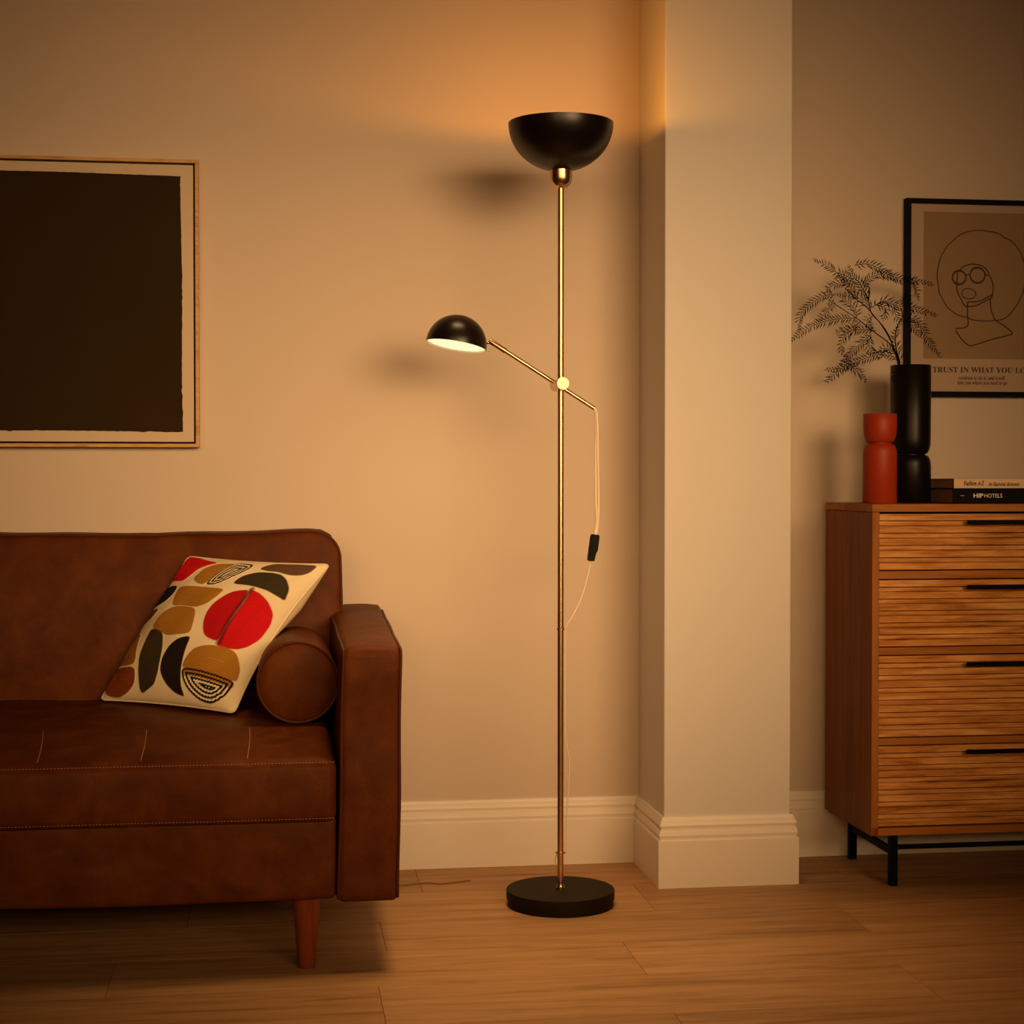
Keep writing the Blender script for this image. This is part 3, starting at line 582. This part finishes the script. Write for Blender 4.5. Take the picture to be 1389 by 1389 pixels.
# fern sprigs
FR = {"stem1": [[1.554, 4.0555, 1.2655], [1.5454, 4.0599, 1.2978], [1.53, 4.0658, 1.3232], [1.4982, 4.0746, 1.3487], [1.475, 4.0832, 1.3687], [1.4522, 4.093, 1.3889], [1.4214, 4.0968, 1.4084], [1.3962, 4.1, 1.4252]], "stem2": [[1.5509, 4.0551, 1.2669], [1.5351, 4.0562, 1.3197], [1.5151, 4.0575, 1.3585], [1.4865, 4.0591, 1.3917], [1.4665, 4.0603, 1.4138], [1.4406, 4.0608, 1.4329], [1.4118, 4.0613, 1.4602]], "stem3": [[1.5526, 4.0556, 1.2669], [1.5355, 4.0649, 1.326], [1.5104, 4.0763, 1.3741], [1.4904, 4.0857, 1.3999], [1.4855, 4.0929, 1.4313], [1.4648, 4.0967, 1.4734], [1.4486, 4.1005, 1.4904]], "stem4": [[1.5554, 4.0552, 1.2655], [1.546, 4.0579, 1.3032], [1.5444, 4.0619, 1.3426], [1.5546, 4.066, 1.3737], [1.5659, 4.069, 1.3881], [1.5646, 4.0735, 1.4109]], "stem5": [[1.4754, 4.0651, 1.4297], [1.4786, 4.0701, 1.4623], [1.4665, 4.0752, 1.466]], "a1": [[1.4282, 4.0254, 1.3808], [1.3801, 4.0188, 1.3776], [1.3326, 4.0128, 1.366], [1.2938, 4.0068, 1.3486], [1.2749, 4.0007, 1.3369], [1.2519, 3.9947, 1.3198]], "a2": [[1.4033, 4.1123, 1.4462], [1.3838, 4.1237, 1.4471], [1.3555, 4.1352, 1.431], [1.3359, 4.1466, 1.4122], [1.3264, 4.1581, 1.3934], [1.3302, 4.1695, 1.3661]], "a3": [[1.3624, 4.0007, 1.4226], [1.3478, 3.9826, 1.4042], [1.3249, 3.9645, 1.3804], [1.2994, 3.9464, 1.3622]], "a4": [[1.4234, 4.0291, 1.476], [1.3982, 4.0226, 1.4859], [1.3731, 4.0161, 1.4929], [1.3509, 4.0097, 1.5054], [1.3175, 4.0032, 1.5176]], "a5": [[1.4425, 4.05, 1.4318], [1.4245, 4.0483, 1.4562], [1.4066, 4.0467, 1.4778], [1.3916, 4.045, 1.4898]], "a6": [[1.4858, 4.0896, 1.4338], [1.4664, 4.1012, 1.474], [1.4529, 4.1127, 1.4919], [1.4452, 4.1243, 1.5185]], "a7": [[1.4239, 4.0227, 1.511], [1.4537, 4.0181, 1.5137], [1.4808, 4.0135, 1.504], [1.5021, 4.0089, 1.4887], [1.5233, 4.0043, 1.4803], [1.5446, 3.9997, 1.4746], [1.5744, 3.9951, 1.4705], [1.61, 3.9905, 1.4636]], "a8": [[1.4751, 4.0992, 1.4688], [1.4872, 4.1103, 1.4838], [1.5147, 4.1214, 1.4996], [1.5484, 4.1324, 1.5001], [1.5912, 4.1435, 1.4837]], "a9": [[1.5883, 4.1131, 1.4886], [1.6167, 4.1325, 1.4828], [1.6333, 4.1518, 1.471], [1.6485, 4.1712, 1.4476]], "b1": [[1.472, 4.0198, 1.4097], [1.4952, 4.0128, 1.4231], [1.5173, 4.0104, 1.4149], [1.5391, 4.0071, 1.4094], [1.563, 4.002, 1.4065], [1.59, 3.9973, 1.3968], [1.6184, 3.989, 1.3881]], "b2": [[1.5582, 4.0639, 1.3764], [1.5914, 4.0668, 1.3855], [1.6125, 4.068, 1.3719], [1.6272, 4.0678, 1.3441], [1.6422, 4.0685, 1.3191], [1.6641, 4.0713, 1.2943]], "b3": [[1.555, 4.018, 1.3776], [1.5709, 4.0068, 1.3575], [1.5864, 3.9984, 1.335]], "b4": [[1.4885, 4.0483, 1.3519], [1.4467, 4.0447, 1.3538], [1.4167, 4.0413, 1.3476], [1.3987, 4.0388, 1.3279], [1.3955, 4.0375, 1.3001], [1.41, 4.0377, 1.2837]], "b5": [[1.4344, 4.0105, 1.3699], [1.4114, 3.9937, 1.3571], [1.3812, 3.9721, 1.3453], [1.3556, 3.9552, 1.3394]], "b6": [[1.4923, 4.0903, 1.3471], [1.4686, 4.1055, 1.3229], [1.4523, 4.1255, 1.3017], [1.4382, 4.1522, 1.2808]], "b7": [[1.5462, 4.0544, 1.2863], [1.5138, 4.0533, 1.2928], [1.4785, 4.0519, 1.2882], [1.4373, 4.0497, 1.2738], [1.4078, 4.0476, 1.2595], [1.361, 4.0453, 1.2534]], "b8": [[1.4419, 4.0957, 1.2826], [1.4222, 4.1311, 1.2566], [1.4023, 4.1633, 1.2343]], "b9": [[1.4316, 4.0827, 1.2704], [1.4575, 4.0899, 1.2515], [1.4776, 4.0969, 1.2325]], "c1": [[1.4868, 4.0831, 1.3409], [1.4857, 4.088, 1.3161], [1.4999, 4.0867, 1.2965], [1.5251, 4.0838, 1.305]], "c2": [[1.5546, 4.0535, 1.2752], [1.5404, 4.0432, 1.3076], [1.5317, 4.0285, 1.3396], [1.5339, 4.0119, 1.3658]], "c4": [[1.4677, 4.0157, 1.3845], [1.4465, 3.9966, 1.3715], [1.4555, 3.9896, 1.3518]], "c5": [[1.4465, 4.0687, 1.3865], [1.4453, 4.0738, 1.4037], [1.4295, 4.0785, 1.4234], [1.3991, 4.0832, 1.443]], "c6": [[1.4777, 4.0196, 1.4153], [1.4992, 4.008, 1.4034], [1.4913, 4.0019, 1.378]], "c7": [[1.5474, 4.0821, 1.4227], [1.5556, 4.0881, 1.3954], [1.5693, 4.093, 1.3792]], "c8": [[1.424, 4.047, 1.4671], [1.3943, 4.0443, 1.4691], [1.3619, 4.0416, 1.4545], [1.3553, 4.0389, 1.443]], "c9": [[1.4869, 4.0605, 1.4113], [1.4673, 4.0626, 1.4223], [1.4419, 4.0645, 1.4388], [1.4194, 4.0664, 1.4442]], "d1": [[1.5846, 4.1026, 1.4225], [1.6027, 4.1342, 1.4459], [1.6173, 4.1606, 1.4661]], "d2": [[1.5438, 4.056, 1.2975], [1.5211, 4.0574, 1.3085], [1.5042, 4.059, 1.3085]], "c3": [[1.5428, 4.03, 1.2679], [1.5169, 3.981, 1.2466], [1.5114, 3.981, 1.2178]]}
plant = thing('fern_sprigs', 'spray of thin dark fern-like sprigs spreading from the tall black vase', 'plant', (VXc, VYc, 1.06))
prng = random.Random(5)
stems = MB()
for k, pts in FR.items():
    if k.startswith('stem'):
        if k == 'stem5': P = [Vector(p) for p in pts]
        else: P = [Vector((VXc + .01, VYc, 1.07)), Vector((VXc - .018, VYc, 1.20))] + [Vector(p) for p in pts]
        sp = smooth_path(P, 5); n = len(sp); stems.tube(sp, [.0020 - .0010 * i / n for i in range(n)], 6)
st = stems.build('stems', M_FROND, plant)
def leaflet(m, p, d, nrm, ln, wd):
    side = d.cross(nrm).normalized(); up = nrm * .35 * wd
    a = p; b1 = p + d * ln * .4; tip = p + d * ln + nrm * ln * .06
    vs = [a, b1 + side * wd, b1 + up, b1 - side * wd, tip, b1 - up]
    m.add(vs, [(0, 1, 2), (0, 2, 3), (1, 4, 2), (2, 4, 3), (0, 5, 1), (0, 3, 5), (1, 5, 4), (5, 3, 4)])
for k, pts in FR.items():
    if k.startswith('stem'): continue
    sp = smooth_path(pts, 10)
    L = [0]
    for i in range(1, len(sp)): L.append(L[-1] + (sp[i] - sp[i - 1]).length)
    tot = L[-1]; m = MB(); m.tube(sp, [.0010 - .0006 * i / len(sp) for i in range(len(sp))], 5)
    s = .004; step = .0080; j = 0
    while s < tot:
        i = max(q for q in range(len(L)) if L[q] <= s); i = min(i, len(sp) - 2)
        t = (sp[i + 1] - sp[i]).normalized(); p = sp[i] + t * (s - L[i])
        view = Vector((.1, -1, .1)) + Vector((prng.uniform(-.3, .3), 0, prng.uniform(-.3, .3))); sd = t.cross(view).normalized(); nrm = sd.cross(t).normalized()
        ft = s / tot; ln = .0225 * (.6 + .45 * math.sin(PI * min(1, .2 + ft * .9))) * prng.uniform(.8, 1.15) * (1 if ft < .85 else .75)
        for sg in (-1, 1):
            if prng.random() < .04: continue
            an = math.radians(prng.uniform(40, 56)); d = (t * math.cos(an) + sd * sg * math.sin(an) + nrm * prng.uniform(-.15, .25)).normalized()
            leaflet(m, p + t * (.0015 * sg), d, nrm, ln, .00155)
        s += step; j += 1
    leaflet(m, sp[-1], (sp[-1] - sp[-2]).normalized(), Vector((0, -1, 0)), .010, .0009)
    m.build('frond', M_FROND, plant)

# ------------------------------------------------------------------ lettering
def text_mesh(name, s, size, x, z, y, mat, parent, shear=0.0, align='LEFT', width=None, ext=.0003, offset=0.0):
    cu = bpy.data.curves.new(name, 'FONT'); cu.body = s; cu.size = size; cu.shear = shear; cu.align_x = align; cu.extrude = ext; cu.offset = offset; cu.resolution_u = 3
    o = bpy.data.objects.new(name, cu); COL.objects.link(o); bpy.context.view_layer.update()
    me = bpy.data.meshes.new_from_object(o.evaluated_get(bpy.context.evaluated_depsgraph_get())); bpy.data.objects.remove(o)
    co = np.array([v.co[:] for v in me.vertices])
    if width:
        w = co[:, 0].max() - co[:, 0].min(); k = width / w; x0 = co[:, 0].min()
        co[:, 0] = (co[:, 0] - (x0 if align == 'LEFT' else 0)) * k
    for v, c in zip(me.vertices, co): v.co = (x + c[0], y - c[2], z + c[1])
    me.materials.clear(); me.name = name
    return link(name, me, mat, parent)
BI = lambda s: ''.join(chr(0x1D434 + ord(c) - 65) if 'A' <= c <= 'Z' else (chr(0x210E) if c == 'h' else chr(0x1D44E + ord(c) - 97)) if 'a' <= c <= 'z' else c for c in s)
BS = lambda s: ''.join(chr(0x1D400 + ord(c) - 65) if 'A' <= c <= 'Z' else c for c in s)

# ------------------------------------------------------------------ framed poster
pos = thing('framed_poster', 'black framed line drawing poster of a curly haired figure above the chest', 'picture', (1.85, WY - .01, 1.20))
px0, px1, pz0, pz1 = 1.634, 2.083, 1.1985, 1.7145
m = MB(); fw_, fy = .0135, WY - .022
m.box(px0, px0 + fw_, fy, WY - .001, pz0, pz1, .0008); m.box(px1 - fw_, px1, fy, WY - .001, pz0, pz1, .0008)
m.box(px0 + fw_, px1 - fw_, fy, WY - .001, pz0, pz0 + fw_, .0008); m.box(px0 + fw_, px1 - fw_, fy, WY - .001, pz1 - fw_, pz1, .0008); m.build('frame', M_BFRAME, pos)
YP = WY - .016
m = MB(); m.box(px0 + fw_ - .001, px1 - fw_ + .001, YP, WY - .002, pz0 + fw_ - .001, pz1 - fw_ + .001); pap = m.build('paper', M_MAT, pos)
m = MB(); m.box(1.6832, 2.030, YP - .0004, YP, 1.2978, 1.6808); m.build('tan_panel', M_PANEL, pap)
DRAW = {'hair': [[1.8714, 1.3983], [1.8829, 1.3997], [1.902, 1.4028], [1.919, 1.4143], [1.936, 1.4347], [1.9508, 1.4592], [1.9605, 1.4877], [1.9654, 1.5161], [1.9618, 1.5443], [1.9531, 1.5725], [1.9414, 1.5904], [1.9285, 1.6051], [1.9157, 1.6129], [1.9029, 1.6179], [1.8922, 1.6258], [1.8751, 1.6306], [1.8539, 1.6334], [1.8326, 1.635], [1.8115, 1.6318], [1.7946, 1.6274], [1.7819, 1.6215], [1.7714, 1.6133], [1.7609, 1.6042], [1.7504, 1.5948], [1.742, 1.5846], [1.7365, 1.5745], [1.7315, 1.5683], [1.7265, 1.5522], [1.7216, 1.532], [1.72, 1.512], [1.7235, 1.4919], [1.7253, 1.4719], [1.7342, 1.456], [1.7406, 1.444], [1.7512, 1.4301], [1.7661, 1.4183], [1.783, 1.4104], [1.8021, 1.4067], [1.817, 1.4008], [1.8425, 1.3979], [1.8714, 1.3983]], 'face': [[1.7757, 1.525], [1.7749, 1.5089], [1.7742, 1.4847], [1.7764, 1.4727], [1.7871, 1.4507], [1.7956, 1.4376], [1.8062, 1.4353], [1.8253, 1.4372], [1.8464, 1.4464], [1.8676, 1.458], [1.8727, 1.4681], [1.8743, 1.4863], [1.8716, 1.5024], [1.863, 1.5184], [1.8587, 1.5284], [1.8459, 1.5403], [1.8247, 1.5459], [1.8077, 1.5448], [1.7908, 1.5381], [1.7803, 1.527]], 'jaw': [[1.8727, 1.4681], [1.8549, 1.4578], [1.8337, 1.4486], [1.804, 1.4466]], 'neckl': [[1.804, 1.4466], [1.8042, 1.4127], [1.806, 1.3926], [1.8035, 1.3837], [1.7917, 1.3787], [1.7714, 1.3769]], 'neckr': [[1.8668, 1.458], [1.8686, 1.4298], [1.8743, 1.4137], [1.8807, 1.4009], [1.9021, 1.3878], [1.9278, 1.3679], [1.9193, 1.3617], [1.8768, 1.3511], [1.8174, 1.3331], [1.8046, 1.3354], [1.7876, 1.3501], [1.7714, 1.3721]], 'mouth': [[1.7878, 1.4689], [1.7911, 1.4778], [1.8017, 1.4819], [1.8165, 1.4798], [1.8272, 1.4687], [1.8188, 1.4572], [1.804, 1.4554], [1.7912, 1.4601], [1.7878, 1.4689]]}
m = MB(); yl = YP - .0008
for k, pts in DRAW.items(): m.tube(smooth_path([(x, yl, z) for x, z in pts], 4), 0.00150 if k in ('jaw', 'neckr', 'neckl', 'face') else .00125, 6)
for cx, cz, r in ((1.7803, 1.5103, .0190), (1.8310, 1.5172, .0212)):
    for dr_ in (0, .0012): m.tube([(cx + (r - dr_) * math.cos(a), yl, cz + (r - dr_ * 2) * math.sin(a)) for a in [2 * PI * i / 40 for i in range(41)]], .0012, 6, cap=False)
m.tube(smooth_path([(1.7993, yl, 1.516), (1.805, yl, 1.5185), (1.8105, yl, 1.5180)]), .0013, 6); m.tube([(1.8515, yl, 1.5195), (1.8590, yl, 1.5172)], .0018, 6)
m.build('line_drawing', M_LINE, pap)
text_mesh('caption', BS('TRUST IN WHAT YOU LOVE'), .0205, 1.7091, 1.2622, YP - .0004, M_LINE, pap, width=.285)
text_mesh('small_caption', BI('continue to do it, and it will'), .0135, 1.7797, 1.2438, YP - .0004, M_LINE, pap, width=.1285, offset=.0002)
text_mesh('small_caption', BI('take you where you need to go'), .0135, 1.7768, 1.2310, YP - .0004, M_LINE, pap, width=.1380, offset=.0002)

# ------------------------------------------------------------------ framed dark painting
pa = thing('framed_painting', 'large dark painting with cream border in thin pale wooden frame above the sofa', 'picture', (-.70, WY - .02, 1.061))
ax0, ax1, az0, az1 = -1.22, -.179, 1.0605, 1.7625; t = .0085; fy = WY - .036
m = MB(); m.box(ax0, ax0 + t, fy, WY - .001, az0, az1, .0008); m.box(ax1 - t, ax1, fy, WY - .001, az0, az1, .0008)
m.box(ax0 + t, ax1 - t, fy, WY - .001, az0, az0 + t, .0008); m.box(ax0 + t, ax1 - t, fy, WY - .001, az1 - t, az1, .0008); m.build('frame', M_GOLD, pa)
m = MB(); m.box(ax0 + t, ax1 - t, WY - .012, WY - .002, az0 + t, az1 - t); m.build('backing', M_GAPB, pa)
g_ = t + .0045; cv = MB(); cv.box(ax0 + g_, ax1 - g_, fy + .004, WY - .012, az0 + g_, az1 - g_, .001); cvo = cv.build('canvas', M_CREAM, pa)
prng = random.Random(3); out = []
def edge(a, b, n, amp):
    pts = []
    for i in range(n):
        t_ = i / n; x = a[0] + (b[0] - a[0]) * t_; z = a[1] + (b[1] - a[1]) * t_
        j = prng.uniform(-1, 1) * amp * (2.2 if prng.random() < .08 else .5)
        if abs(b[0] - a[0]) > abs(b[1] - a[1]): z += j + .0012 * math.sin(x * 9)
        else: x += j + .001 * math.sin(z * 14)
        pts.append((x, z))
    return pts
cs = [(-1.18, 1.100), (-.2185, 1.0985), (-.2215, 1.7228), (-1.18, 1.7268)]
for i in range(4): out += edge(cs[i], cs[(i + 1) % 4], 110 if i % 2 == 0 else 80, .0010)
n = len(out); yy = fy + .004; m = MB()
m.add([(x, yy - .0012, z) for x, z in out] + [(x, yy + .0005, z) for x, z in out], [tuple(range(n))] + [(i, n + i, n + (i + 1) % n, (i + 1) % n) for i in range(n)])
m.build('painted_field', M_INK, cvo)

# ------------------------------------------------------------------ books
def book(x0, x1, y0, y1, z0, z1, cover, pages, label, sp=.0022):
    b = thing('book', label, 'book', ((x0 + x1) / 2, (y0 + y1) / 2, z0))
    m = MB(); m.box(x0, x1, y0, y1, z0, z0 + sp, .0005); m.box(x0, x1, y0, y1, z1 - sp, z1, .0005); m.box(x0, x1, y0, y0 + .003, z0 + .0003, z1 - .0003, .0005)
    c = m.build('cover', cover, b)
    m = MB(); m.box(x0 + .003, x1 - .003, y0 + .003, y1 - .003, z0 + sp, z1 - sp); m.build('pages', pages, b)
    return c
c = book(1.6430, 1.950, 3.930, 4.150, CT, .9598, M_SPB, M_PAGESD, 'thick black covered book with white spine lettering lying on the chest')
text_mesh('spine_lettering', 'HIP', .0145, 1.6955, .9372, 3.930, M_WHITE, c, width=.0255, offset=.00035)
text_mesh('spine_lettering', 'HOTELS', .0138, 1.7240, .9372, 3.930, M_WHITE, c, width=.0455)
m = MB(); m.box(1.6615, 1.6715, 3.9296, 3.9302, .9415, .9423); m.build('spine_mark', M_WHITE, c)
M_CVT = plain('brown_board', (.09, .035, .014), .6)
c = book(1.6475, 1.945, 3.936, 4.150, .9598, .9835, M_CVT, M_PAGES, 'cream spined book with handwritten black title lying on top of the black book', .0012)
m = MB(); m.box(1.6475, 1.945, 3.9350, 3.9362, .9602, .9831, .0003); spn = m.build('spine', M_SPC, c)
text_mesh('spine_lettering', BI('Fashion A') + '-' + BI('Z'), .0150, 1.6720, .9672, 3.935, M_SPB, spn, width=.053, offset=.0004)
text_mesh('spine_lettering', BI('An illustrated dictionary'), .0120, 1.7350, .9662, 3.935, M_SPB, spn, width=.082, offset=.0003)

# ------------------------------------------------------------------ light
def area(name, loc, target, size, energy, col, spread=180, sy=None):
    l = bpy.data.lights.new(name, 'AREA'); l.energy = energy; l.color = col; l.size = size; l.spread = math.radians(spread)
    if sy: l.shape = 'RECTANGLE'; l.size_y = sy
    o = bpy.data.objects.new(name, l); COL.objects.link(o); o.location = loc
    o.rotation_euler = (Vector(target) - Vector(loc)).to_track_quat('-Z', 'Y').to_euler(); return o
def spot(name, loc, target, energy, col, cone, blend=1.0, radius=.3):
    l = bpy.data.lights.new(name, 'SPOT'); l.energy = energy; l.color = col; l.spot_size = math.radians(cone); l.spot_blend = blend; l.shadow_soft_size = radius
    o = bpy.data.objects.new(name, l); COL.objects.link(o); o.location = loc
    o.rotation_euler = (Vector(target) - Vector(loc)).to_track_quat('-Z', 'Y').to_euler(); return o
WARM = (1.0, .66, .34)
area('key_light', (2.60, -.4, 2.10), (.66, 4.2, 1.25), 2.4, 6.9, (1, .60, .275), 32, 1.8)
area('second_key_light', (1.60, -.7, 2.05), (.60, 4.2, 1.26), 2.4, 6.3, (1, .60, .275), 32, 1.8)
area('fill_light', (.75, -.7, 2.10), (.34, 4.2, 1.16), 2.4, 3.6, (1, .58, .245), 32, 1.8)
area('side_light', (-.7, -.6, 2.05), (.55, 4.2, 1.14), 2.2, 3.2, (1, .56, .22), 32, 1.8)
area('ceiling_light', (.54, 3.38, 2.5), (.50, 3.38, 0), .6, 2.9, (1, .60, .26), 50)
# the lamp's own bulbs
def point(name, loc, e, col, r):
    l = bpy.data.lights.new(name, 'POINT'); l.energy = e; l.color = col; l.shadow_soft_size = r
    o = bpy.data.objects.new(name, l); COL.objects.link(o); o.location = loc; return o
point('uplighter_glow', (LX, LY, 1.778), 4.1, (1, .37, .05), .012)
spot('reading_glow', tuple(DC - ax * .006), tuple(DC - ax * 1.0), 1.2, (1, .72, .36), 150, .6, .015)

# ------------------------------------------------------------------ camera
cam = bpy.data.cameras.new('camera'); cam.lens = 36 * 2290 / 1389; cam.sensor_width = 36; cam.clip_start = .05
co = bpy.data.objects.new('camera', cam); COL.objects.link(co); co.location = (0, 0, .982)
co.rotation_euler = (math.radians(90 - 1.11), 0, math.radians(-8.05)); SC.camera = co
w = bpy.data.worlds.new('world'); w.use_nodes = True; w.node_tree.nodes['Background'].inputs[0].default_value = (.02, .01, .004, 1); w.node_tree.nodes['Background'].inputs[1].default_value = .3; SC.world = w
SC.view_settings.view_transform = 'Standard'; SC.view_settings.look = 'None'; SC.view_settings.gamma = 1; SC.view_settings.exposure = 0; SC.view_settings.use_curve_mapping = False
